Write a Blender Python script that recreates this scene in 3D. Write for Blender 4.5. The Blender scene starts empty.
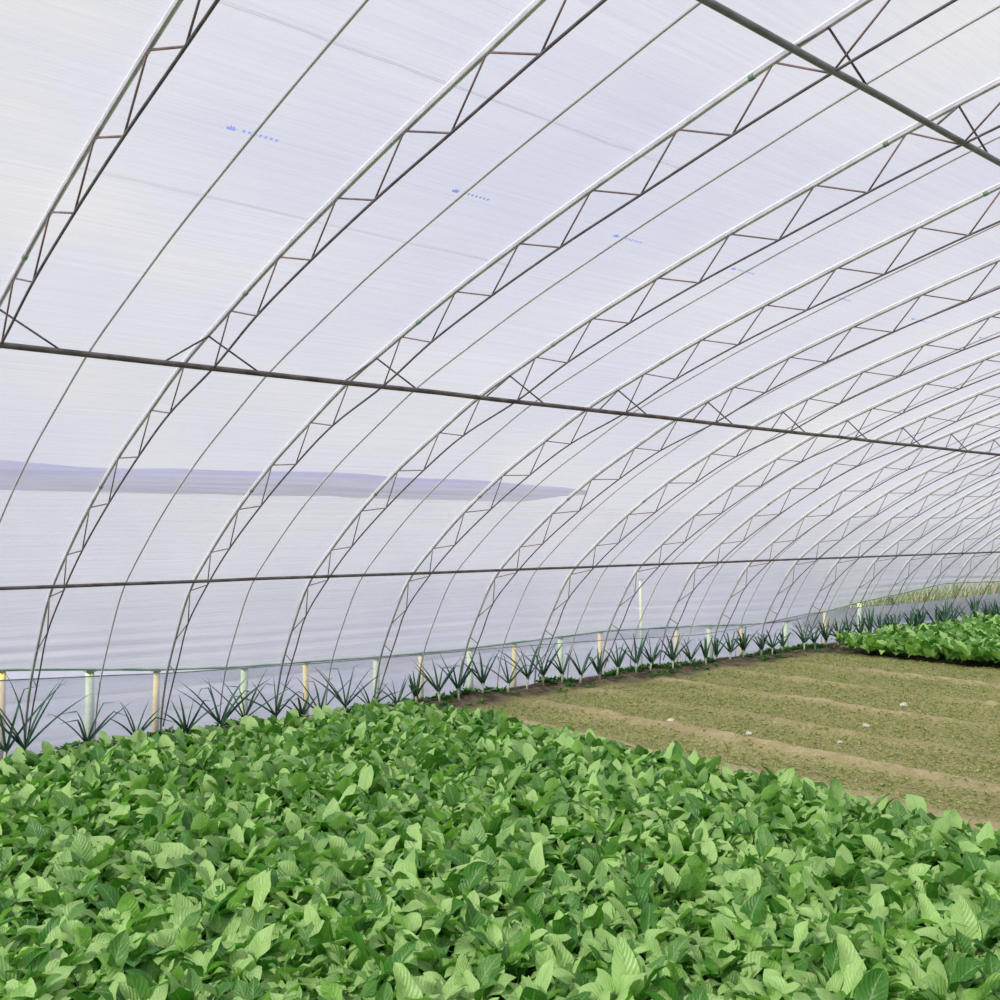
import bpy, math, random
import numpy as np
from mathutils import Vector, Matrix
R = random.Random(7)
rng = np.random.default_rng(7)
sc = bpy.context.scene
COL = sc.collection
PI = math.pi

# ---------------------------------------------------------------- materials
def nodes_of(m):
    m.use_nodes = True
    nt = m.node_tree
    nt.nodes.clear()
    return nt, nt.nodes, nt.links

def noise(nt, vec, scale, detail=4, rough=.55, vscale=None, dist=0):
    N, L = nt.nodes, nt.links
    if vscale:
        mp = N.new('ShaderNodeMapping'); mp.inputs['Scale'].default_value = vscale
        L.new(vec, mp.inputs['Vector']); vec = mp.outputs[0]
    n = N.new('ShaderNodeTexNoise'); n.inputs['Scale'].default_value = scale
    n.inputs['Detail'].default_value = detail; n.inputs['Roughness'].default_value = rough
    n.inputs['Distortion'].default_value = dist
    L.new(vec, n.inputs['Vector'])
    return n.outputs['Fac']

def ramp(nt, fac, stops):
    r = nt.nodes.new('ShaderNodeValToRGB')
    e = r.color_ramp.elements
    while len(e) < len(stops): e.new(.5)
    for i, (p, c) in enumerate(stops):
        e[i].position = p; e[i].color = (*c, 1) if len(c) == 3 else c
    nt.links.new(fac, r.inputs[0])
    return r.outputs[0]

def simple(name, c1, c2, scale=6, rough=.6, metal=0, bump=0, vscale=None, spec=.5, coord='Object'):
    m = bpy.data.materials.new(name); nt, N, L = nodes_of(m)
    o = N.new('ShaderNodeOutputMaterial'); b = N.new('ShaderNodeBsdfPrincipled')
    t = N.new('ShaderNodeTexCoord')
    f = noise(nt, t.outputs[coord], scale, vscale=vscale)
    L.new(ramp(nt, f, [(.35, c1), (.65, c2)]), b.inputs['Base Color'])
    b.inputs['Roughness'].default_value = rough; b.inputs['Metallic'].default_value = metal
    b.inputs['Specular IOR Level'].default_value = spec
    if bump:
        bm = N.new('ShaderNodeBump'); bm.inputs['Strength'].default_value = bump; bm.inputs['Distance'].default_value = .01
        L.new(f, bm.inputs['Height']); L.new(bm.outputs[0], b.inputs['Normal'])
    L.new(b.outputs[0], o.inputs[0])
    return m

def film_material(name, tint, clear, streak, tint2):
    """milky polyethylene sheet: part clear, part diffusing"""
    m = bpy.data.materials.new(name); nt, N, L = nodes_of(m)
    o = N.new('ShaderNodeOutputMaterial')
    t = N.new('ShaderNodeTexCoord')
    tr = N.new('ShaderNodeBsdfTransparent'); tr.inputs[0].default_value = (1, 1, 1, 1)
    tl = N.new('ShaderNodeBsdfTranslucent')
    df = N.new('ShaderNodeBsdfDiffuse'); gl = N.new('ShaderNodeBsdfGlossy')
    gl.inputs['Roughness'].default_value = .25
    big = noise(nt, t.outputs['Object'], .45, 2, vscale=(1, 1.2, 1.2))
    fine = noise(nt, t.outputs['Object'], 1, 6, .65, vscale=(.7, 22, 22), dist=.6)
    c = ramp(nt, big, [(.3, tint), (.7, tint2)])
    L.new(c, tl.inputs[0]); L.new(c, df.inputs[0])
    bm = N.new('ShaderNodeBump'); bm.inputs['Strength'].default_value = streak; bm.inputs['Distance'].default_value = .02
    L.new(fine, bm.inputs['Height'])
    for s in (tl, df, gl): L.new(bm.outputs[0], s.inputs['Normal'])
    m1 = N.new('ShaderNodeMixShader'); m1.inputs[0].default_value = .12
    L.new(tl.outputs[0], m1.inputs[1]); L.new(df.outputs[0], m1.inputs[2])
    m2 = N.new('ShaderNodeMixShader'); m2.inputs[0].default_value = .05
    L.new(m1.outputs[0], m2.inputs[1]); L.new(gl.outputs[0], m2.inputs[2])
    m3 = N.new('ShaderNodeMixShader')
    mr = N.new('ShaderNodeMapRange'); mr.inputs['From Min'].default_value = .35; mr.inputs['From Max'].default_value = .65
    mr.inputs['To Min'].default_value = 1 - clear - .06; mr.inputs['To Max'].default_value = 1 - clear + .06
    L.new(fine, mr.inputs['Value']); L.new(mr.outputs[0], m3.inputs[0])
    L.new(tr.outputs[0], m3.inputs[1]); L.new(m2.outputs[0], m3.inputs[2])
    L.new(m3.outputs[0], o.inputs[0])
    return m

def leaf_material(name, dark, light, rough=.42, trans=.3, veins=True, spec=.5):
    m = bpy.data.materials.new(name); nt, N, L = nodes_of(m)
    o = N.new('ShaderNodeOutputMaterial'); b = N.new('ShaderNodeBsdfPrincipled')
    tl = N.new('ShaderNodeBsdfTranslucent'); mx = N.new('ShaderNodeMixShader')
    t = N.new('ShaderNodeTexCoord'); uv = t.outputs['UV']
    g = N.new('ShaderNodeNewGeometry'); oi = N.new('ShaderNodeObjectInfo')
    ad = N.new('ShaderNodeMath'); ad.operation = 'ADD'
    L.new(g.outputs['Random Per Island'], ad.inputs[0]); 
    n1 = noise(nt, t.outputs['Object'], 14, 3)
    mm = N.new('ShaderNodeMath'); mm.operation = 'MULTIPLY'; mm.inputs[1].default_value = .5
    L.new(n1, mm.inputs[0]); L.new(mm.outputs[0], ad.inputs[1])
    col = ramp(nt, ad.outputs[0], [(.15, dark), (.55, tuple(a * .72 + b * .28 for a, b in zip(dark, light))), (1.0, light)])
    out = col
    if veins:
        sx = N.new('ShaderNodeSeparateXYZ'); L.new(uv, sx.inputs[0])
        a = N.new('ShaderNodeMath'); a.operation = 'SUBTRACT'; a.inputs[1].default_value = .5; L.new(sx.outputs[0], a.inputs[0])
        ab = N.new('ShaderNodeMath'); ab.operation = 'ABSOLUTE'; L.new(a.outputs[0], ab.inputs[0])
        # side veins: rising saw of (v*9 - |u|*6)
        v1 = N.new('ShaderNodeMath'); v1.operation = 'MULTIPLY_ADD'; v1.inputs[1].default_value = -5; L.new(ab.outputs[0], v1.inputs[0])
        v2 = N.new('ShaderNodeMath'); v2.operation = 'MULTIPLY'; v2.inputs[1].default_value = 8; L.new(sx.outputs[1], v2.inputs[0])
        L.new(v2.outputs[0], v1.inputs[2])
        fr = N.new('ShaderNodeMath'); fr.operation = 'PINGPONG'; fr.inputs[1].default_value = .5; L.new(v1.outputs[0], fr.inputs[0])
        mr = N.new('ShaderNodeMapRange'); mr.inputs['From Min'].default_value = 0; mr.inputs['From Max'].default_value = .12
        mr.inputs['To Min'].default_value = .22; mr.inputs['To Max'].default_value = 0; L.new(fr.outputs[0], mr.inputs[0])
        mr2 = N.new('ShaderNodeMapRange'); mr2.inputs['From Min'].default_value = 0; mr2.inputs['From Max'].default_value = .05
        mr2.inputs['To Min'].default_value = .8; mr2.inputs['To Max'].default_value = 0; L.new(ab.outputs[0], mr2.inputs[0])
        mxm = N.new('ShaderNodeMath'); mxm.operation = 'MAXIMUM'; L.new(mr.outputs[0], mxm.inputs[0]); L.new(mr2.outputs[0], mxm.inputs[1])
        mc = N.new('ShaderNodeMix'); mc.data_type = 'RGBA'
        L.new(mxm.outputs[0], mc.inputs[0]); L.new(col, mc.inputs[6]); mc.inputs[7].default_value = (.36, .55, .2, 1)
        out = mc.outputs[2]
        bm = N.new('ShaderNodeBump'); bm.inputs['Strength'].default_value = .38; bm.inputs['Distance'].default_value = .01
        sm = N.new('ShaderNodeMath'); sm.operation = 'ADD'; L.new(fr.outputs[0], sm.inputs[0])
        n2 = noise(nt, t.outputs['Object'], 45, 2); L.new(n2, sm.inputs[1])
        L.new(sm.outputs[0], bm.inputs['Height']); L.new(bm.outputs[0], b.inputs['Normal'])
    L.new(out, b.inputs['Base Color'])
    sat = N.new('ShaderNodeMix'); sat.data_type = 'RGBA'; sat.blend_type = 'MULTIPLY'; sat.inputs[0].default_value = 1
    L.new(out, sat.inputs[6]); sat.inputs[7].default_value = (.6, 1, .25, 1); L.new(sat.outputs[2], tl.inputs[0])
    b.inputs['Roughness'].default_value = rough; b.inputs['Specular IOR Level'].default_value = spec
    mx.inputs[0].default_value = trans
    L.new(b.outputs[0], mx.inputs[1]); L.new(tl.outputs[0], mx.inputs[2]); L.new(mx.outputs[0], o.inputs[0])
    return m

M_FILM = film_material('milky_film', (.56, .57, .63), .40, .5, (.66, .66, .66))
M_SKIRT = film_material('skirt_film', (.46, .48, .60), .34, .4, (.55, .57, .66))
M_PIPE = simple('galvanised_pipe', (.62, .60, .63), (.86, .84, .87), 9, .30, .8, .1)
M_THIN = simple('pale_thin_pipe', (.66, .63, .66), (.85, .82, .85), 5, .35, .7)
M_ROD = simple('dull_steel_rod', (.10, .085, .10), (.20, .17, .17), 12, .55, .3)
M_WEB = simple('rusty_web_rod', (.15, .10, .10), (.30, .20, .18), 9, .6, .2)
M_PURLIN = simple('weathered_purlin', (.09, .065, .065), (.22, .19, .19), 7, .55, .25, .2)
M_PURLIN2 = simple('grey_green_purlin', (.17, .18, .17), (.30, .31, .31), 7, .5, .3, .2)
M_GREEN = simple('green_tie', (.16, .28, .15), (.28, .40, .26), 20, .6)
M_LEAF = leaf_material('spinach_leaf', (.026, .19, .008), (.49, .74, .25), .42, .30)
M_STALK = simple('pale_stalk', (.22, .42, .12), (.36, .55, .2), 20, .5)
M_LEEK = leaf_material('leek_leaf', (.03, .10, .07), (.10, .22, .13), .5, .2, False)
M_LEEKST = simple('leek_shank', (.45, .5, .33), (.72, .72, .58), 25, .5)
M_OUTWEED = leaf_material('outside_weed_leaf', (.14, .26, .10), (.42, .38, .26), .7, .25, False)
M_WEED = leaf_material('weed_leaf', (.03, .15, .02), (.12, .32, .06), .5, .3, False)
M_SPROUT = leaf_material('sprout_leaf', (.22, .28, .06), (.50, .52, .20), .6, .25, False)
M_WOOD = simple('yellow_stake', (.82, .62, .12), (.92, .78, .28), 8, .7, vscale=(8, 8, 1))
M_WOODG = simple('pale_green_stake', (.58, .76, .36), (.72, .84, .50), 8, .7, vscale=(8, 8, 1))
M_SHEET = simple('outside_sheet', (.42, .43, .50), (.54, .55, .60), 2, .8)
M_WHITE = simple('lit_edge_white', (.84, .84, .86), (.92, .92, .93), 6, .5)  # white for the added strip that imitates light along the arch edges
M_CAP = simple('mossy_cap', (.14, .20, .10), (.26, .27, .14), 20, .8)
M_STONE = simple('pale_stone', (.6, .58, .5), (.85, .83, .76), 20, .8)
M_INK = film_material('blue_ink', (.10, .22, .80), .30, .1, (.20, .36, .95))
M_WIRE = simple('thin_wire', (.25, .25, .27), (.4, .4, .42), 20, .5, .3)
M_ROLL = simple('film_roll_edge', (.20, .36, .30), (.52, .62, .60), 5, .5, vscale=(1, 3, 3))
M_PLASTER = simple('whitewashed_wall', (.62, .62, .64), (.76, .76, .78), 2, .85, 0, .3)
M_NWALL = simple('pale_neighbour_wall', (.70, .72, .80), (.80, .82, .88), 1, .9)
M_BLANKET = simple('blue_grey_blanket', (.035, .04, .26), (.07, .075, .36), 1.5, .9)

def soil_material():
    m = bpy.data.materials.new('bed_soil'); nt, N, L = nodes_of(m)
    o = N.new('ShaderNodeOutputMaterial'); b = N.new('ShaderNodeBsdfPrincipled')
    at = N.new('ShaderNodeAttribute'); at.attribute_name = 'kind'
    t = N.new('ShaderNodeTexCoord')
    n1 = noise(nt, t.outputs['Object'], 9, 8, .7); n2 = noise(nt, t.outputs['Object'], 45, 5, .7)
    n3 = noise(nt, t.outputs['Object'], 1.2, 3)
    green = ramp(nt, n2, [(.36, (.18, .17, .06)), (.5, (.33, .32, .13)), (.64, (.52, .49, .24))])
    tan = ramp(nt, n1, [(.35, (.40, .32, .16)), (.65, (.62, .52, .31))])
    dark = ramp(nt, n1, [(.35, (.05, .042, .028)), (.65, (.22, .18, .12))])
    sp = N.new('ShaderNodeSeparateColor'); L.new(at.outputs['Color'], sp.inputs[0])
    a = N.new('ShaderNodeMix'); a.data_type = 'RGBA'; L.new(sp.outputs[0], a.inputs[0]); L.new(green, a.inputs[6]); L.new(tan, a.inputs[7])
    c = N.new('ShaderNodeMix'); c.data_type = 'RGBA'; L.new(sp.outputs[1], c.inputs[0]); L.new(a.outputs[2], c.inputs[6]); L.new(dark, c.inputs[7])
    L.new(c.outputs[2], b.inputs['Base Color']); b.inputs['Roughness'].default_value = .95; b.inputs['Specular IOR Level'].default_value = .1
    bm = N.new('ShaderNodeBump'); bm.inputs['Strength'].default_value = .8; bm.inputs['Distance'].default_value = .02
    ad = N.new('ShaderNodeMath'); ad.operation = 'ADD'; L.new(n1, ad.inputs[0]); L.new(n2, ad.inputs[1])
    L.new(ad.outputs[0], bm.inputs['Height']); L.new(bm.outputs[0], b.inputs['Normal']); L.new(b.outputs[0], o.inputs[0])
    return m
M_SOIL = soil_material()
def outside_material():
    m = bpy.data.materials.new('outside_grass'); nt, N, L = nodes_of(m)
    o = N.new('ShaderNodeOutputMaterial'); b = N.new('ShaderNodeBsdfPrincipled'); t = N.new('ShaderNodeTexCoord')
    n1 = noise(nt, t.outputs['Object'], .8, 6, .65)
    L.new(ramp(nt, n1, [(.35, (.42, .36, .27)), (.5, (.46, .47, .36)), (.6, (.26, .38, .17))]), b.inputs['Base Color'])
    b.inputs['Roughness'].default_value = .95; L.new(b.outputs[0], o.inputs[0]); return m
M_OUT = outside_material()

# ---------------------------------------------------------------- helpers
def mesh_obj(name, verts, faces, mat, parent=None, smooth=True, uvs=None):
    me = bpy.data.meshes.new(name)
    me.from_pydata([tuple(v) for v in verts], [], faces)
    if uvs is not None:
        ul = me.uv_layers.new(name='UVMap')
        li = np.empty(len(me.loops), dtype=np.int32); me.loops.foreach_get('vertex_index', li)
        ul.data.foreach_set('uv', np.asarray(uvs, dtype=np.float32)[li].ravel())
    if smooth: me.polygons.foreach_set('use_smooth', [True] * len(me.polygons))
    me.materials.append(mat); me.update()
    o = bpy.data.objects.new(name, me); COL.objects.link(o)
    if parent: o.parent = parent
    return o
def thing(name, label, cat, loc=(0, 0, 0), group=None):
    o = bpy.data.objects.new(name, None); COL.objects.link(o); o.location = loc; o.empty_display_size = .1
    o['label'] = label; o['category'] = cat
    if group: o['group'] = group
    return o
def tag(o, label, cat, group=None, kind=None):
    o['label'] = label; o['category'] = cat
    if group: o['group'] = group
    if kind: o['kind'] = kind
    return o
def struct(o): o['kind'] = 'structure'; return o

def tube(pts, r, sides=8, rs=None, cap=True):
    """verts, faces of a tube swept along pts"""
    pts = [Vector(p) for p in pts]; n = len(pts); V = []; F = []
    prev = None
    for i, p in enumerate(pts):
        d = (pts[min(i + 1, n - 1)] - pts[max(i - 1, 0)]).normalized()
        if prev is None:
            up = Vector((0, 0, 1)) if abs(d.z) < .9 else Vector((1, 0, 0))
            a = d.cross(up).normalized()
        else:
            a = (prev - d * prev.dot(d)).normalized()
        prev = a; b = d.cross(a)
        rr = rs[i] if rs else r
        for k in range(sides):
            t = 2 * PI * k / sides; V.append(p + (a * math.cos(t) + b * math.sin(t)) * rr)
    for i in range(n - 1):
        for k in range(sides):
            k2 = (k + 1) % sides
            F.append((i * sides + k, i * sides + k2, (i + 1) * sides + k2, (i + 1) * sides + k))
    if cap:
        F.append(tuple(range(sides - 1, -1, -1))); F.append(tuple((n - 1) * sides + k for k in range(sides)))
    return V, F
def join(parts):
    V = []; F = []
    for v, f in parts:
        o = len(V); V += list(v); F += [tuple(i + o for i in q) for q in f]
    return V, F
def box(c, s):
    x, y, z = c; a, b, d = s[0] / 2, s[1] / 2, s[2] / 2
    V = [Vector((x + i * a, y + j * b, z + k * d)) for i in (-1, 1) for j in (-1, 1) for k in (-1, 1)]
    F = [(0, 1, 3, 2), (4, 6, 7, 5), (0, 4, 5, 1), (2, 3, 7, 6), (0, 2, 6, 4), (1, 5, 7, 3)]
    return V, F
def smoothpath(P, step=.08):
    """Catmull-Rom through the points"""
    P = [np.array(p, float) for p in P]
    P = [2 * P[0] - P[1]] + P + [2 * P[-1] - P[-2]]
    out = []
    for i in range(1, len(P) - 2):
        p0, p1, p2, p3 = P[i - 1:i + 3]
        n = max(2, int(np.linalg.norm(p2 - p1) / step))
        for k in range(n):
            t = k / n
            out.append(.5 * ((2 * p1) + (-p0 + p2) * t + (2 * p0 - 5 * p1 + 4 * p2 - p3) * t * t + (-p0 + 3 * p1 - 3 * p2 + p3) * t ** 3))
    out.append(P[-2]); return np.array(out)

# ---------------------------------------------------------------- frame geometry
S = 1.021; X0 = 2.183; N0, N1 = -1, 17
OUT = [(7.89, -.05), (7.87, .18), (7.78, .5), (7.61, .82), (7.34, 1.22), (6.98, 1.52), (6.54, 1.83), (6.05, 2.12), (5.55, 2.365), (5.09, 2.575),
       (4.56, 2.765), (4.07, 2.93), (3.575, 3.075), (3.09, 3.21), (2.6, 3.335), (2.14, 3.45), (1.6, 3.565), (1.05, 3.665), (.5, 3.74), (0, 3.785), (-.5, 3.81), (-.95, 3.815)]
INN = [(7.83, .12), (7.68, .42), (7.53, .69), (7.37, .97), (7.03, 1.28), (6.67, 1.555), (6.2, 1.85), (5.73, 2.11), (5.28, 2.325), (4.73, 2.51),
       (4.28, 2.695), (3.78, 2.857), (3.29, 2.995), (2.8, 3.115), (2.33, 3.23), (1.9, 3.325), (1.3, 3.44), (.78, 3.53), (.25, 3.6), (-.25, 3.64), (-.85, 3.66)]
PO = smoothpath(OUT); PI_ = smoothpath(INN)
def offset(P, d):
    t = np.gradient(P, axis=0); t /= np.linalg.norm(t, axis=1)[:, None]
    return P + np.stack([t[:, 1], -t[:, 0]], -1) * d

ORD = ['first', 'second', 'third', 'fourth', 'fifth', 'sixth', 'seventh', 'eighth', 'ninth', 'tenth', 'eleventh', 'twelfth', 'thirteenth',
       'fourteenth', 'fifteenth', 'sixteenth', 'seventeenth', 'eighteenth', 'nineteenth', 'twentieth']
# web bars: outer node i -> inner node i -> outer node i+1
web = []
on = OUT[3:]; inn = INN[3:]
for i in range(min(len(on), len(inn))):
    web.append((on[i], inn[i]))
    if i + 1 < len(on): web.append((inn[i], on[i + 1]))
web += [((7.72, .62), (7.61, .57)), ((7.75, .55), (7.52, .71))][:1]
WALLLAB = {-1: 'steel lattice arch truss crossing the top left corner of the photo, closest to the viewer'}
def truss_label(n):
    if n in WALLLAB: return WALLLAB[n]
    if n == 0: return 'steel lattice arch truss whose foot is leftmost along the film wall'
    return 'steel lattice arch truss, %s from the left along the film wall' % ORD[n]
proto = thing('arch_truss', truss_label(N0), 'truss', (1.195, 7.88, 0), 'lattice arch trusses carrying the film')
BY = 7.88
def rel(p, dx=0): return (dx, p[0] - BY, p[1])
mesh_obj('outer_chord', *tube([rel(p) for p in PO], .0105, 10), M_PIPE, proto)
mesh_obj('lit_edge_strip', *tube([rel(p) for p in offset(PO, .0165)[13:]], .0068, 8), M_WHITE, proto)  # added white strip standing in for the bright lit edge of the chord
mesh_obj('inner_chord', *tube([rel(p) for p in PI_], .0058, 8), M_ROD, proto)
for a, b in web:
    mesh_obj('web_bar', *tube([rel(a), rel(b)], .0043, 6), M_WEB, proto)
for yz in ((4.36, 2.835), (2.25, 3.425), (6.3, 1.97)):
    v, f = tube([(0, yz[0] - BY - .03, yz[1] + (-.0125)), (0, yz[0] - BY + .03, yz[1] - .0125)], .017, 8)
    j = min(range(len(PO)), key=lambda k: abs(PO[k][0] - yz[0]))
    d = Vector((0, *(PO[min(j + 1, len(PO) - 1)] - PO[j - 1]))).normalized(); c = Vector(rel(PO[j]))
    mesh_obj('film_tie', *tube([c - d * .012, c + d * .012], .0125, 8), M_GREEN, proto)
def copy_thing(root):
    r = root.copy(); COL.objects.link(r)
    for ch in root.children:
        c = ch.copy(); COL.objects.link(c); c.parent = r
        for g in ch.children:
            d = g.copy(); COL.objects.link(d); d.parent = c
    return r
trusses = [proto]
for n in range(N0 + 1, N1 + 1):
    r = copy_thing(proto); r.location = (X0 + S * n, BY, 0); r['label'] = truss_label(n); trusses.append(r)

# single thin arches half way between the trusses
thin = mesh_obj('thin_arch', *tube([rel(p) for p in offset(PO, .017)], .0062, 8), M_THIN)
def thin_label(n):
    if n == -1: return 'thin single pipe arch between the top left corner truss and the next one'
    return 'thin single pipe arch between the %s and %s lattice trusses from the left' % (ORD[n], ORD[n + 1])
for n in range(-1, N1):
    o = thin if n == -1 else thin.copy()
    if n != -1: COL.objects.link(o)
    o.location = (X0 + S * (n + .5) + (.025 if n == -1 else 0), BY, 0)
    tag(o, thin_label(n), 'pipe arch', 'thin arches between the trusses')

# purlins
XA, XB = -2.9, 24.0
def purlin(y, z, r, mat, label, braces):
    t = thing('purlin', label, 'purlin', (0, y, z))
    pts = [(x, R.uniform(-.0025, .0025), R.uniform(-.0025, .0025)) for x in np.arange(XA, XB, .5)]
    mesh_obj('pipe', *tube(pts, r, 10), mat, t)
    if braces:
        oy, oz = braces
        for n in range(N0, N1 + 1):
            xc = X0 + S * n if n > -1 else 1.195
            for s in (-1, 1):
                mesh_obj('brace', *tube([(xc, oy - y, oz - z), (xc + s * .26, 0, 0)], .005, 6), M_ROD, t)
    return t
purlin(6.985, 1.312, .0125, M_PURLIN, 'dark brown horizontal pipe low along the film wall, below the other two', None)
purlin(4.745, 2.506, .0145, M_PURLIN, 'dark grey horizontal pipe crossing the middle of the photo under the trusses', (4.80, 2.675))
purlin(1.893, 3.330, .0132, M_PURLIN2, 'thick grey horizontal pipe under the trusses in the top right corner', (1.91, 3.495))

# ---------------------------------------------------------------- film
ROLL = [(-3, .72), (1, .72), (2.0, .70), (3.2, .583), (3.8, .545), (5.1, .513), (6.0, .497), (7.1, .516), (8.3, .545), (9.2, .519), (10.1, .49), (11, .445), (12.1, .432),
        (12.7, .50), (13.7, .60), (15.2, .716), (16.2, .80), (17, .79), (18.9, .75), (25, .74), (45, .74)]
SKIRT = [(-3, .62), (1, .62), (2.0, .61), (3.2, .543), (4.5, .50), (6, .475), (7.1, .46), (8.3, .427), (10.1, .365), (11, .40), (12.4, .50), (14, .525), (15.8, .495), (18.9, .53), (25, .53), (45, .53)]
def interp(T, x): return float(np.interp(x, [a for a, b in T], [b for a, b in T]))
FO = []
for i, p in enumerate(PO):
    d = PO[min(i + 1, len(PO) - 1)] - PO[max(i - 1, 0)]; d /= np.linalg.norm(d)
    nrm = np.array([-d[1], d[0]]) * -1
    if nrm[0] < 0 and i < 60: nrm = -nrm
    if nrm[1] < 0 and i >= 60: nrm = -nrm
    FO.append(p + nrm * .026)
FO = np.array(FO)
def film_y(z): 
    k = [i for i in range(len(FO)) if FO[i][1] < 1.6]
    return float(np.interp(z, FO[k, 1], FO[k, 0]))
XE = 34.0
xs = list(np.arange(-3, 20, .17)) + list(np.arange(20, XE + .01, 1.0))
xs[-1] = XE
zs_ = FO[:, 1]
V = []; F = []
up = FO[[i for i in range(len(FO)) if FO[i][1] > .95]]
NR = 14; nrow = len(up) + NR
for x in xs:
    zr = interp(ROLL, x)
    ph = (x - X0) / S * 2 * PI * 2
    for k in range(NR):
        z = zr + (up[0][1] - zr) * k / NR
        q = math.sin(PI * min(1, k / NR * 1.0 + .001))
        V.append((x, film_y(z) + .005 + .009 * math.sin(1.3 * x + z * 62 + 2 * math.sin(.7 * x)) * q, z))
    for j, p in enumerate(up):
        V.append((x, p[0], p[1]))
for i in range(len(xs) - 1):
    for k in range(nrow - 1):
        F.append((i * nrow + k, i * nrow + k + 1, (i + 1) * nrow + k + 1, (i + 1) * nrow + k))
film = struct(mesh_obj('ceiling', V, F, M_FILM))
film['label'] = 'milky curved plastic film over the arches'
# skirt film
V = []; F = []
for x in xs:
    zt = interp(SKIRT, x)
    if 5 < x < 13: zt = max(zt, interp(ROLL, x) - .012)
    for k in range(7):
        z = -.05 + (zt + .05) * k / 6
        V.append((x, film_y(max(z, 0)) + .016 + .006 * math.sin(5 * x + k) + .004 * math.sin(17 * x), z))
for i in range(len(xs) - 1):
    for k in range(6): F.append((i * 7 + k, i * 7 + k + 1, i * 7 + k + 8, i * 7 + k + 7))
struct(mesh_obj('wall_front', V, F, M_SKIRT))
rope = []
for x in np.arange(-3, 26, .2):
    z = interp(SKIRT, x); rope.append((x, film_y(z) + .002 + .006 * math.sin(5 * x + 6), z + .002))
tag(mesh_obj('skirt_rope', *tube(rope, .005, 6), M_WIRE), 'thin rope along the top hem of the low skirt film', 'rope')
rl = []; rr = []
for x in np.arange(-3, 26, .15):
    z = interp(ROLL, x); rl.append((x, film_y(z) + .036 + R.uniform(-.003, .003), z - .008)); rr.append(.012 + R.uniform(-.002, .003))
tag(mesh_obj('film_roll', *tube(rl, .012, 8, rr), M_ROLL), 'greenish rolled bottom edge of the big film above the skirt', 'rolled film')
# wires over the film
def wire(y, x0, x1, label):
    j = min(range(len(FO)), key=lambda k: abs(FO[k][0] - y)); p = FO[j]
    z = float(np.interp(-y, -FO[:, 0][np.argsort(-FO[:, 0])], FO[:, 1][np.argsort(-FO[:, 0])]))
    pts = [(x, y + R.uniform(-.004, .004), z + .006) for x in np.arange(x0, x1, .12)]
    tag(mesh_obj('film_wire', *tube(pts, .0011, 5), M_WIRE), label, 'wire', 'wires running over the film')
wire(3.805, 1.2, 3.4, 'thin wire over the film crossing the upper left, lower of the two')
wire(2.83, 1.0, 3.6, 'thin wire over the film near the top edge, upper of the two')
# blue printed marks: a small crown shape and seven unreadable dabs, repeated along the film
def film_pt(y):
    k = np.argsort(FO[:, 0]); z = float(np.interp(y, FO[k, 0], FO[k, 1])); return z
for q, xm in enumerate((1.60, 2.64, 3.66, 4.63, 5.68, 6.7, 7.75)):
    V = []; F = []
    def put(u, v):   # u along the length, v up the slope
        y = 3.368 - v; return (u * .92 + xm, y, film_pt(y) - .0025)
    def stroke(x0, y0, x1, y1, w):
        d = Vector((x1 - x0, y1 - y0)).normalized() * w / 2; nx, ny = -d.y, d.x
        o = len(V)
        for (a, b) in ((x0 + nx - d.x, y0 + ny - d.y), (x0 - nx - d.x, y0 - ny - d.y), (x1 - nx + d.x, y1 - ny + d.y), (x1 + nx + d.x, y1 + ny + d.y)): V.append(put(a, b))
        F.append((o, o + 1, o + 2, o + 3))
    # crown-like blob
    o = len(V)
    for a, b in ((-.008, .002), (.0, -.014), (.032, -.014), (.040, .004), (.030, -.002), (.024, .012), (.016, .002), (.008, .014), (.004, .0)): V.append(put(a, b))
    F.append(tuple(range(o, o + 9)))
    for g in range(7):
        gx = .062 + g * .024
        for (a, b, c, d) in ((0, .004, .012, .0), (.001, .009, .012, .008), (.006, -.002, .007, .011)): stroke(gx + a, -.006 + b, gx + c, -.006 + d, .0038)
    mesh_obj('printed_mark', V, F, M_INK, film, smooth=False)

# end walls and rear side of the house
prof = [(7.9, 0)] + [tuple(p) for p in FO[::6] if p[1] > .1] + [(-.95, 3.83), (-1.3, 2.7), (-1.3, 0)]
for nm, x in (('wall_left', -3.0), ('wall_right', XE)):
    struct(mesh_obj(nm, [(x, a, b) for a, b in prof], [tuple(range(len(prof)))], M_FILM, smooth=False))
struct(mesh_obj('wall_back', *box(((XE - 3) / 2, -1.42, 1.35), (XE + 3, .24, 2.7)), M_PLASTER, smooth=False))
struct(mesh_obj('trim_1', [(x, y, z) for x in (-3, XE) for (y, z) in ((-.93, 3.84), (-1.5, 2.7), (-1.5, 2.75), (-.93, 3.9))],
                [(0, 1, 5, 4), (1, 2, 6, 5), (2, 3, 7, 6), (3, 0, 4, 7), (0, 3, 2, 1), (4, 5, 6, 7)], M_PLASTER, smooth=False))

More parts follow.
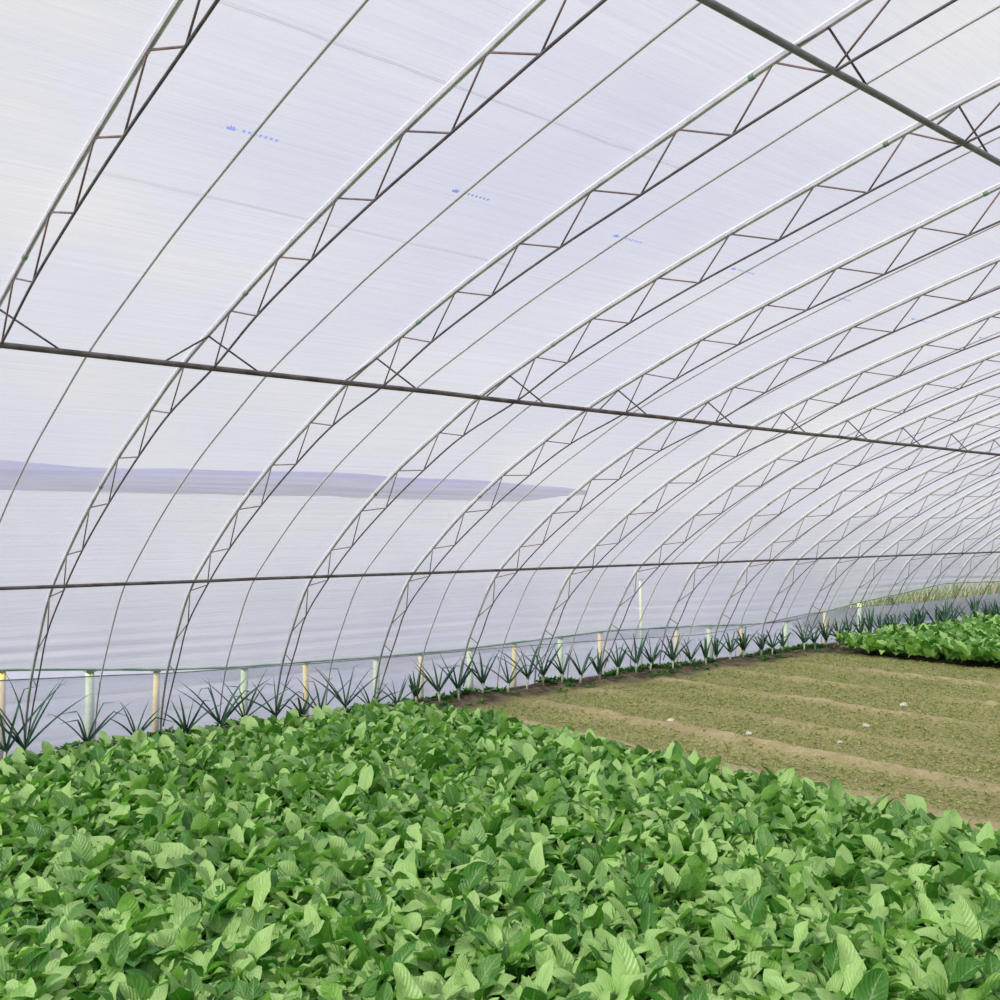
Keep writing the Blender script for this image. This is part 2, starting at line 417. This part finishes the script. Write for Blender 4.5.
# ---------------------------------------------------------------- floor
gx = np.concatenate([np.arange(-3, 15, .05), np.arange(15, 20, .1), np.arange(20, XE + .3, .6)])
gy = np.arange(-1.3, 7.96, .05)
GX, GY = np.meshgrid(gx, gy, indexing='ij')
TAB = {}
def vnoise(X, Y, f, seed):
    if seed not in TAB: TAB[seed] = np.random.default_rng(seed).random((256, 256))
    T = TAB[seed]
    x = X * f + 50; y = Y * f + 50; xi = np.floor(x).astype(int); yi = np.floor(y).astype(int); fx = x - xi; fy = y - yi
    fx = fx * fx * (3 - 2 * fx); fy = fy * fy * (3 - 2 * fy)
    g = lambda a, b: T[a % 256, b % 256]
    return (g(xi, yi) * (1 - fx) + g(xi + 1, yi) * fx) * (1 - fy) + (g(xi, yi + 1) * (1 - fx) + g(xi + 1, yi + 1) * fx) * fy
RIDGE = [(5.75, .05, .18), (6.68, .05, .13), (7.62, .045, .10), (8.75, .035, .10), (9.9, .035, .1), (11.1, .03, .1)]
def ground(X, Y):
    z = .018 * (vnoise(X, Y, 3, 1) - .5) + .02 * (vnoise(X, Y, 9, 2) - .5) + .012 * (vnoise(X, Y, 18, 3) - .5)
    w = np.clip((7.45 - Y) * 3, 0, 1)
    for (c, h, s) in RIDGE:
        cc = c + .10 * (vnoise(X * 0, Y, 1.1, 5) - .5)
        z = z + h * np.exp(-((X - cc) / s) ** 2) * w * (.45 + .9 * vnoise(X * 0 + c, Y, .8, 9))
    z = z + .05 * np.exp(-((Y - 7.72) / .2) ** 2) * (.6 + .8 * vnoise(X, Y, 4, 8))
    return z
GZ = ground(GX, GY)
nx, ny = GX.shape
V = np.stack([GX, GY, GZ], -1).reshape(-1, 3)
idx = np.arange(nx * ny).reshape(nx, ny)
Fq = np.stack([idx[:-1, :-1], idx[1:, :-1], idx[1:, 1:], idx[:-1, 1:]], -1).reshape(-1, 4)
def big_mesh(name, V, Fq, mat, uvs=None, smooth=True):
    me = bpy.data.meshes.new(name); k = Fq.shape[1]
    me.vertices.add(len(V)); me.vertices.foreach_set('co', np.asarray(V, np.float32).ravel())
    me.loops.add(Fq.size); me.loops.foreach_set('vertex_index', Fq.astype(np.int32).ravel())
    me.polygons.add(len(Fq)); me.polygons.foreach_set('loop_start', np.arange(0, Fq.size, k, dtype=np.int32))
    me.polygons.foreach_set('use_smooth', np.full(len(Fq), smooth))
    if uvs is not None:
        ul = me.uv_layers.new(name='UVMap'); ul.data.foreach_set('uv', np.asarray(uvs, np.float32)[Fq.ravel()].ravel())
    me.update(calc_edges=True); me.validate(); me.materials.append(mat)
    o = bpy.data.objects.new(name, me); COL.objects.link(o); return o
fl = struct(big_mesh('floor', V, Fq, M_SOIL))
tanv = np.zeros_like(GX)
for (c, h, s) in RIDGE:
    cc = c + .10 * (vnoise(GX * 0, GY, 1.1, 5) - .5)
    tanv = np.maximum(tanv, np.exp(-((GX - cc - .02) / (s * 1.15)) ** 2) * np.clip(1.9 * (vnoise(GX * 0 + c, GY, .8, 9)) - .15, 0, 1))
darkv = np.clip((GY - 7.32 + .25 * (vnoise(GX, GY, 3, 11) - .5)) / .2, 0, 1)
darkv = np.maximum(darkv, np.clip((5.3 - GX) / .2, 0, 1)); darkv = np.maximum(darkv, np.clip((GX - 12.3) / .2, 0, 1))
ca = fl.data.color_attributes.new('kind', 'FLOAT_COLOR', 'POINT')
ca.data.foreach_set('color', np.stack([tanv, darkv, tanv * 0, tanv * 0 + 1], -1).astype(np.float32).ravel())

def gz(x, y): return float(ground(np.array([[x]]), np.array([[y]]))[0, 0])
struct(mesh_obj('ground', [(-60, 7.93, -.03), (120, 7.93, -.03), (120, 140, -.03), (-60, 140, -.03)], [(0, 1, 2, 3)], M_OUT, smooth=False))

# ---------------------------------------------------------------- camera
H = 1.7; f = 1000.0
pit = math.atan(.028); yaw = math.atan(1.16 * math.cos(pit))
cam = bpy.data.cameras.new('camera'); cam.sensor_width = 36; cam.sensor_fit = 'HORIZONTAL'; cam.lens = 36.0 * f / 1000; cam.clip_start = .05; cam.clip_end = 500
co = bpy.data.objects.new('camera', cam); COL.objects.link(co)
Fw = Vector((math.cos(yaw) * math.cos(pit), math.sin(yaw) * math.cos(pit), math.sin(pit)))
co.location = (0, 0, H); co.rotation_euler = Fw.to_track_quat('-Z', 'Y').to_euler(); sc.camera = co
Rt = Vector((math.sin(yaw), -math.cos(yaw), 0)); Up = Rt.cross(Fw)
def project(x, y, z):
    q = Vector((x, y, z - H)); d = q.dot(Fw); return 500 + f * q.dot(Rt) / d, 500 - f * q.dot(Up) / d, d
def ray(px, py): return Fw + Rt * ((px - 500) / f) + Up * ((500 - py) / f)
def on_wall(px, py, Y): d = ray(px, py); t = Y / d.y; return t * d.x, H + t * d.z

# ---------------------------------------------------------------- spinach
def leaf(nu, nv, L, W, elev, az, bend, fold, wav, tw, r, base=(0, 0, 0), pet=.35, shape=.72):
    """one blade on a stalk; returns blade verts, faces, uv and stalk centre line"""
    V = []; U = []
    # centre line
    ns = 3; line = [np.array(base, float)]; th = elev; st = L * pet / ns
    dr = np.array([math.cos(az), math.sin(az)])
    side = np.array([-math.sin(az), math.cos(az), 0])
    for i in range(ns):
        line.append(line[-1] + st * np.array([dr[0] * math.cos(th), dr[1] * math.cos(th), math.sin(th)])); th -= bend * .10
    p = line[-1].copy(); stl = L * (1 - pet) / nu
    ph = r.random() * 6.28
    for i in range(nu + 1):
        t = i / nu
        w = W * (math.sin(PI * min(1, t ** shape * .98 + .02)) ** .62) * (1 - .12 * t)
        if i == nu: w = W * .02
        if i == 0: w = W * .10
        tg = np.array([dr[0] * math.cos(th), dr[1] * math.cos(th), math.sin(th)])
        nrm = np.cross(tg, side) * -1
        if nrm[2] < 0 and abs(th) < PI / 2: nrm = -nrm
        ct, s_ = math.cos(tw * t), math.sin(tw * t)
        sd = side * ct + nrm * s_; nr = nrm * ct - side * s_
        for j in range(nv + 1):
            u = j / nv - .5
            off = fold * abs(u) * 2 * w * .5 + wav * w * math.sin(ph + t * 9 + (2.6 if u > 0 else 0)) * (abs(u) * 2) ** 2
            V.append(p + sd * u * w + nr * off); U.append((j / nv, t))
        p = p + tg * stl
        th -= bend * (.35 + 1.3 * t) / nu
    F = []
    for i in range(nu):
        for j in range(nv):
            a = i * (nv + 1) + j; F.append((a, a + 1, a + nv + 2, a + nv + 1))
    return V, F, U, line
def spinach(seed, nl, nu, nv, hscale=1.0):
    r = random.Random(seed); V = []; F = []; U = []; st = []
    a0 = r.random() * 6.28
    for k in range(nl):
        q = k / nl
        az = a0 + k * 2.4 + r.uniform(-.3, .3)
        el = math.radians(r.uniform(56, 80) + 12 * q)
        L = r.uniform(.22, .335) * (1 - .30 * q) * hscale
        W = r.uniform(.068, .11) * (1 - .25 * q) * hscale
        v, fc, u, ln = leaf(nu, nv, L, W, el, az, r.uniform(.5, 3.0) * (1 - .4 * q), r.uniform(-.2, .75), r.uniform(.07, .22), r.uniform(-.9, .9), r,
                            base=(r.uniform(-.012, .012), r.uniform(-.012, .012), 0), pet=r.uniform(.34, .46))
        o = len(V); V += v; U += u; F += [tuple(i + o for i in x) for x in fc]
        st.append(tube([Vector(p) for p in ln], .004, 5, [.005, .004, .0035, .002], cap=False))
    return V, F, U, st
# plant positions: jittered rows
pos = []
for i, x in enumerate(np.arange(-1.0, 5.36, .128)):
    for j, y in enumerate(np.arange(.5, 7.3, .128)):
        px = x + R.uniform(-.045, .045); py = y + (i % 2) * .064 + R.uniform(-.045, .045)
        if px > 5.36 or px < -.9: continue
        u, v, d = project(px, py, .2)
        if d < .9: continue
        u0, v0, d0 = project(px, py, .3)
        if -90 < u < 1080 and v0 < 1060 and v > 400: pos.append((d, px, py))
pos.sort()
NV = 16
protos = []
G_SP = 'spinach plants in the near part of the dense bed'
for s in range(NV):
    V, F, U, st = spinach(100 + s, R.choice((9, 10, 11)), 8, 4)
    t = thing('spinach_plant', 'broad-leaved green spinach plant in the front rows of the dense bed nearest the viewer', 'plant', (0, 0, 0), G_SP)
    mesh_obj('foliage', V, F, M_LEAF, t, uvs=U); mesh_obj('leaf_stalks', *join(st), M_STALK, t)
    protos.append(t)
def inframe(px, py):
    u, v, d = project(px, py, .2); return -10 < u < 1010 and project(px, py, .3)[1] < 1000
near = []; rest = []
for q in pos:
    (near if (len(near) < 300 and inframe(q[1], q[2])) else rest).append(q)
used = set()
for k, (d, x, y) in enumerate(near):
    v = k % NV
    t = protos[v] if v not in used else copy_thing(protos[v]); used.add(v)
    sc_ = R.uniform(.74, 1.03)
    t.location = (x, y, gz(x, y) - .004); t.rotation_euler = (R.uniform(-.08, .08), R.uniform(-.08, .08), R.uniform(0, 6.28)); t.scale = (sc_, sc_, sc_ * R.uniform(.92, 1.08))
def scatter(name, items, variants, mat, groundf=True):
    """items: (x, y, z, rot, scale); variants: (V, F, U)"""
    VV = []; FF = []; UU = []; o = 0
    arr = [(np.array(v[0], float), np.array(v[1], int), np.array(v[2], float)) for v in variants]
    for (x, y, z, rot, s, sz) in items:
        a, b, u = arr[R.randrange(len(arr))]
        c, sn = math.cos(rot), math.sin(rot)
        P = np.stack([(a[:, 0] * c - a[:, 1] * sn) * s + x, (a[:, 0] * sn + a[:, 1] * c) * s + y, a[:, 2] * sz + z], -1)
        VV.append(P); FF.append(b + o); UU.append(u); o += len(P)
    return big_mesh(name, np.concatenate(VV), np.concatenate(FF), mat, np.concatenate(UU))
fv = [spinach(300 + s, 10, 5, 2)[:3] for s in range(12)]
items = []
for (d, x, y) in rest:
    s = R.uniform(.85, 1.1) * (1 if y < 6.9 else .9); items.append((x, y, gz(x, y) - .01, R.uniform(0, 6.28), s, s))
tag(scatter('spinach_bed', items, fv, M_LEAF), 'rest of the dense near spinach bed reaching back to the film wall', 'plants', kind='stuff')
print('spinach', len(near), len(rest))
# far bed: lower round leafy greens
items = []
for x in np.arange(12.45, 21, .17):
    for y in np.arange(2.6, 7.35, .17):
        px, py = x + R.uniform(-.06, .06), y + R.uniform(-.06, .06)
        s = R.uniform(.95, 1.25); items.append((px, py, gz(px, py) - .01, R.uniform(0, 6.28), s * 1.15, s))
for x in np.arange(12.6, 19, .3):  # a few strays crowding towards the film
    items.append((x, 7.5 + R.uniform(-.1, .1), .03, R.uniform(0, 6.28), .9, 1.0))
tag(scatter('leafy_greens_bed', items, [spinach(500 + s, 10, 4, 2)[:3] for s in range(8)], M_LEAF), 'far bed of leafy greens at the right edge beyond the bare soil', 'plants', kind='stuff')

# ---------------------------------------------------------------- sprouts, weeds, stones
def sprout(seed, n, L, W):
    r = random.Random(seed); V = []; F = []; U = []
    for k in range(n):
        az = k * 6.28 / n + r.uniform(-.5, .5); el = r.uniform(.3, 1.2); l = L * r.uniform(.6, 1.2)
        d = np.array([math.cos(az) * math.cos(el), math.sin(az) * math.cos(el), math.sin(el)]); s = np.array([-math.sin(az), math.cos(az), 0]) * W * .5
        o = len(V); V += [d * l * .1, d * l * .55 + s, d * l + np.array([0, 0, -l * .2]), d * l * .55 - s]; U += [(.5, 0), (0, .5), (.5, 1), (1, .5)]
        F.append((o, o + 1, o + 2, o + 3))
    return V, F, U
items = []
for _ in range(15000):
    x = 5.4 + 6.95 * R.random(); y = 1.2 + 6.1 * R.random()
    if min(abs(x - c) / s for c, h, s in RIDGE) < .9 and R.random() < .8: continue
    u, v, d = project(x, y, 0)
    if u > 1060: continue
    s = R.uniform(.6, 1.3); items.append((x, y, gz(x, y), R.uniform(0, 6.28), s, s))
tag(scatter('sprouts', items, [sprout(s, 4, .026, .013) for s in range(8)], M_SPROUT), 'tiny olive sprouts carpeting the open soil patch', 'sprouts', kind='stuff')
items = []
for _ in range(1500):
    x = R.uniform(1.8, 18); y = 7.80 + R.gauss(0, .05) if R.random() < .75 else R.uniform(7.45, 7.9)
    if y > 7.84: continue
    if math.sin(x * 2.3) + math.sin(x * 5.1 + 1) < -.6: continue
    s = R.uniform(.6, 1.4); items.append((x, y, gz(x, y), R.uniform(0, 6.28), s, s))
tag(scatter('weeds', items, [sprout(40 + s, 7, .06, .025) for s in range(8)], M_WEED), 'low green weeds along the foot of the skirt film', 'weeds', kind='stuff')
for (px, py, sz, lb) in [(671, 721, .035, 'pale stone on the bare soil just beyond the near spinach bed'), (749, 735, .035, 'pale pebble on the bare soil between two tan ridges'),
                         (904, 706, .05, 'largest pale stone, on the bare soil toward the right edge'), (866, 727, .04, 'pale stone on a tan ridge right of centre'), (840, 742, .03, 'small pale pebble in front of the other soil stones')]:
    d = ray(px, py); t = -H / d.z; x, y = t * d.x, t * d.y
    V = []; F = []
    for i in range(5):
        th = PI * i / 4
        for k in range(8):
            rr = sz * R.uniform(.8, 1.15); V.append((rr * math.sin(th) * math.cos(k * PI / 4), rr * .8 * math.sin(th) * math.sin(k * PI / 4), rr * .5 * math.cos(th)))
    for i in range(4):
        for k in range(8): F.append((i * 8 + k, i * 8 + (k + 1) % 8, i * 8 + 8 + (k + 1) % 8, i * 8 + 8 + k))
    o = mesh_obj('stone', V, F, M_STONE, smooth=False); o.location = (x, y, gz(x, y) + sz * .2); tag(o, lb, 'stone')

# ---------------------------------------------------------------- leeks
def blade(L, W, el, az, bend, kink, r):
    V = []; n = 9; p = np.array([0, 0, 0.0]); th = el
    d2 = np.array([math.cos(az), math.sin(az)]); side = np.array([-math.sin(az), math.cos(az), 0]); U = []
    for i in range(n + 1):
        t = i / n; w = W * (1 - t ** 2.2) + .0015
        tg = np.array([d2[0] * math.cos(th), d2[1] * math.cos(th), math.sin(th)]); nr = np.cross(side, tg)
        for j, u in enumerate((-.5, 0, .5)):
            V.append(p + side * u * w - nr * (w * .35 if u == 0 else 0)); U.append((u + .5, t))
        p = p + tg * L / n; th -= bend / n * (1 + t) 
        if kink and abs(t - kink) < .06: th -= 1.1
    F = [(i * 3 + j, i * 3 + j + 1, i * 3 + j + 4, i * 3 + j + 3) for i in range(n) for j in (0, 1)]
    return V, F, U
def make_leek(x, y, h, label, seed, group):
    r = random.Random(seed)
    t = thing('leek_plant', label, 'plant', (x, y, gz(x, y)), group)
    sh = h * .19
    lean = (r.uniform(-.015, .015), r.uniform(-.01, .01))
    mesh_obj('shank', *tube([(0, 0, -.02), (lean[0] * .5, lean[1] * .5, sh * .5), (lean[0], lean[1], sh + .01)], .01, 8, [.013, .011, .012]), M_LEEKST, t)
    V = []; F = []; U = []
    nl = r.randint(5, 7); plane = r.uniform(-.35, .35)
    for k in range(nl):
        sgn = 1 if k % 2 else -1; el = math.radians(86 - (k + .5) * 46 / nl + r.uniform(-6, 6)); az = plane + (0 if sgn > 0 else PI) + r.uniform(-.35, .35)
        v, fc, u = blade((h - sh) / max(.7, math.sin(el)) * (1.08 - .04 * k + r.uniform(-.08, .08)), r.uniform(.026, .040), el, az, r.uniform(.0, .45), r.uniform(.45, .85) if r.random() < .4 else 0, r)
        o = len(V); V += [(a[0] + lean[0], a[1] + lean[1], a[2] + sh * (.85 + .03 * k)) for a in v]; U += u; F += [tuple(i + o for i in q) for q in fc]
    mesh_obj('leaves', V, F, M_LEEK, t, uvs=U)
LK = [(5, 648), (26, 660), (85, 700), (138, 702), (186, 698), (220, 672), (247, 675), (275, 682), (302, 695), (321, 675), (345, 665), (371, 682), (397, 680), (417, 676), (440, 660), (459, 655),
      (483, 655), (508, 656), (527, 642), (543, 645), (562, 652), (580, 648), (600, 652), (617, 645), (636, 632), (650, 640), (673, 634), (690, 640), (706, 638), (716, 640),
      (730, 632), (743, 628), (761, 634), (772, 628), (782, 630), (804, 620), (815, 620), (826, 616), (838, 620), (848, 618)]
bays = {}
lk = []
for (px, ty) in LK:
    Y = (7.66 if px > 410 else 7.56) + R.uniform(-.03, .03); x, z = on_wall(px, ty, Y); lk.append((x, Y, max(.28, min(.66, z))))
x = lk[-1][0] + .35
while x < 20.2:
    lk.append((x, 7.62 + R.uniform(-.1, .1), R.uniform(.42, .56))); x += R.uniform(.2, .36)
for k, (x, Y, h) in enumerate(lk):
    b = math.floor((x - X0) / S); bays.setdefault(b, []).append(k)
for b, ks in bays.items():
    for i, k in enumerate(ks):
        if b < 0: lb = 'dark green leek at the film wall, left of the leftmost truss foot'
        elif len(ks) == 1: lb = 'dark green leek at the film wall just right of the %s truss foot' % ORD[b]
        else: lb = 'dark green leek, %s in the row right of the %s truss foot' % (ORD[i], ORD[min(b, 19)])
        make_leek(*lk[k], lb, 900 + k, 'leeks in a row along the film wall')

# ---------------------------------------------------------------- outside
SK = [(2, 0), (90, 1), (156, 0), (244, 1), (306, 0), (376, 1), (421, 0), (470, 1), (514, 0), (560, 1), (600, 0), (641, 1), (676, 0), (709, 1), (741, 0), (786, 1), (825, 0), (860, 1)]
for i, (px, g) in enumerate(SK):
    Y = 7.992; x, z = on_wall(px, 660, Y); h = interp(ROLL, x) - .02 if i != 11 else 1.1
    t = thing('stake', ('%s stake outside the skirt film, %s stake from the left edge' % ('pale green' if g else 'yellow wooden', ORD[i])), 'stake', (x, Y, -.03), 'stakes standing outside the skirt film')
    w = .055 if not g else .07
    if i == 11: w = .035
    v, fc = tube([(0, 0, 0), (.004, 0, h * .5), (R.uniform(-.01, .01), 0, h)], w / 2, 10, [w / 2, w / 2 * .95, w / 2 * .9])
    mesh_obj('pole', v, fc, M_WOODG if g else M_WOOD, t)
    mesh_obj('cap', *box((0, 0, h + .012), (w * 1.1, w * 1.05, .022)), M_CAP, t, smooth=False)
nb = thing('neighbouring_greenhouse', 'pale neighbouring greenhouse with dark blue roll on top, dim through the film', 'building', (0, 10.5, 0))
NX0, NX1 = -16, 11.0
mesh_obj('wall', *box(((NX0 + NX1) / 2, .3, 1.02), (NX1 - NX0, .5, 2.10)), M_NWALL, nb, smooth=False)
pts = []; rs = []
for x in np.arange(NX0, NX1 + .01, .5):
    pts.append((x, .25, 2.215 + .022 * math.sin(x * 1.3) + .012 * math.sin(x * 3.1))); rs.append(.155 + .012 * math.sin(x * .9) + R.uniform(-.006, .006)); rs[-1] *= min(1, max(.25, (NX1 + .4 - x) / 2.2))
mesh_obj('rolled_blanket', *tube(pts, .155, 16, rs), M_BLANKET, nb)
bv, bf = box((0, 0, .82), (38.9, .3, 1.7))
for q in bv:
    if q.z > 1: q.z = 2.0 if q.x < 0 else 1.25
yw = mesh_obj('yard_wall', bv, bf, M_NWALL, smooth=False); yw.location = (30.455, 10.70, 0)
tag(yw, 'low pale yard wall beyond the film, right of the neighbouring greenhouse', 'wall')

gs = mesh_obj('added_pale_sheet', [(x, y, -.02 + .012 * math.sin(x * 2.1 + y * 5)) for x in np.arange(-12, 26.1, .5) for y in (8.02, 8.6, 9.3, 10.0, 10.5)],
              [(i * 5 + j, i * 5 + 5 + j, i * 5 + 6 + j, i * 5 + 1 + j) for i in range(76) for j in range(4)], M_SHEET)  # made-up pale sheet, added so the skirt film looks lighter from inside
tag(gs, 'added pale sheet on the ground outside that lightens the skirt film', 'added sheet')
items = []
for _ in range(1500):
    x = R.uniform(15, 30); y = R.uniform(9.0, 9.9); hh = R.uniform(.5, 1.5) * min(1, (x - 14) / 4)
    items.append((x, y, -.03, R.uniform(0, 6.28), hh * .6, hh))
tag(scatter('outside_weeds', items, [sprout(70 + k, 22, .62, .022) for k in range(8)], M_OUTWEED), 'green and straw coloured weeds outside, seen through the vent gap at right', 'weeds', kind='stuff')

# ---------------------------------------------------------------- light
w = bpy.data.worlds.new('sky'); sc.world = w; w.use_nodes = True
nt = w.node_tree; N = nt.nodes; L = nt.links; N.clear()
o = N.new('ShaderNodeOutputWorld'); bg = N.new('ShaderNodeBackground'); t = N.new('ShaderNodeTexCoord')
nz = noise(nt, t.outputs['Generated'], 2.2, 5, .55, vscale=(1, 1, 2))
c = ramp(nt, nz, [(.38, (.74, .77, 1.0)), (.62, (1.0, .99, .99))])
L.new(c, bg.inputs[0]); bg.inputs[1].default_value = .60; L.new(bg.outputs[0], o.inputs[0])
sl = bpy.data.lights.new('sun', 'SUN'); sl.energy = 4.6; sl.angle = math.radians(4); sl.color = (1, .97, .92)
so = bpy.data.objects.new('sun', sl); COL.objects.link(so)
so.rotation_euler = Vector((-.78, -.12, .60)).to_track_quat('Z', 'Y').to_euler(); so.location = (0, 5, 10)

vs = sc.view_settings; vs.view_transform = 'Standard'; vs.look = 'None'; vs.gamma = 1; vs.use_curve_mapping = False; vs.exposure = 0.27
sc.cycles.max_bounces = 8; sc.cycles.diffuse_bounces = 4; sc.cycles.transmission_bounces = 6; sc.cycles.transparent_max_bounces = 12
sc.cycles.use_denoising = True
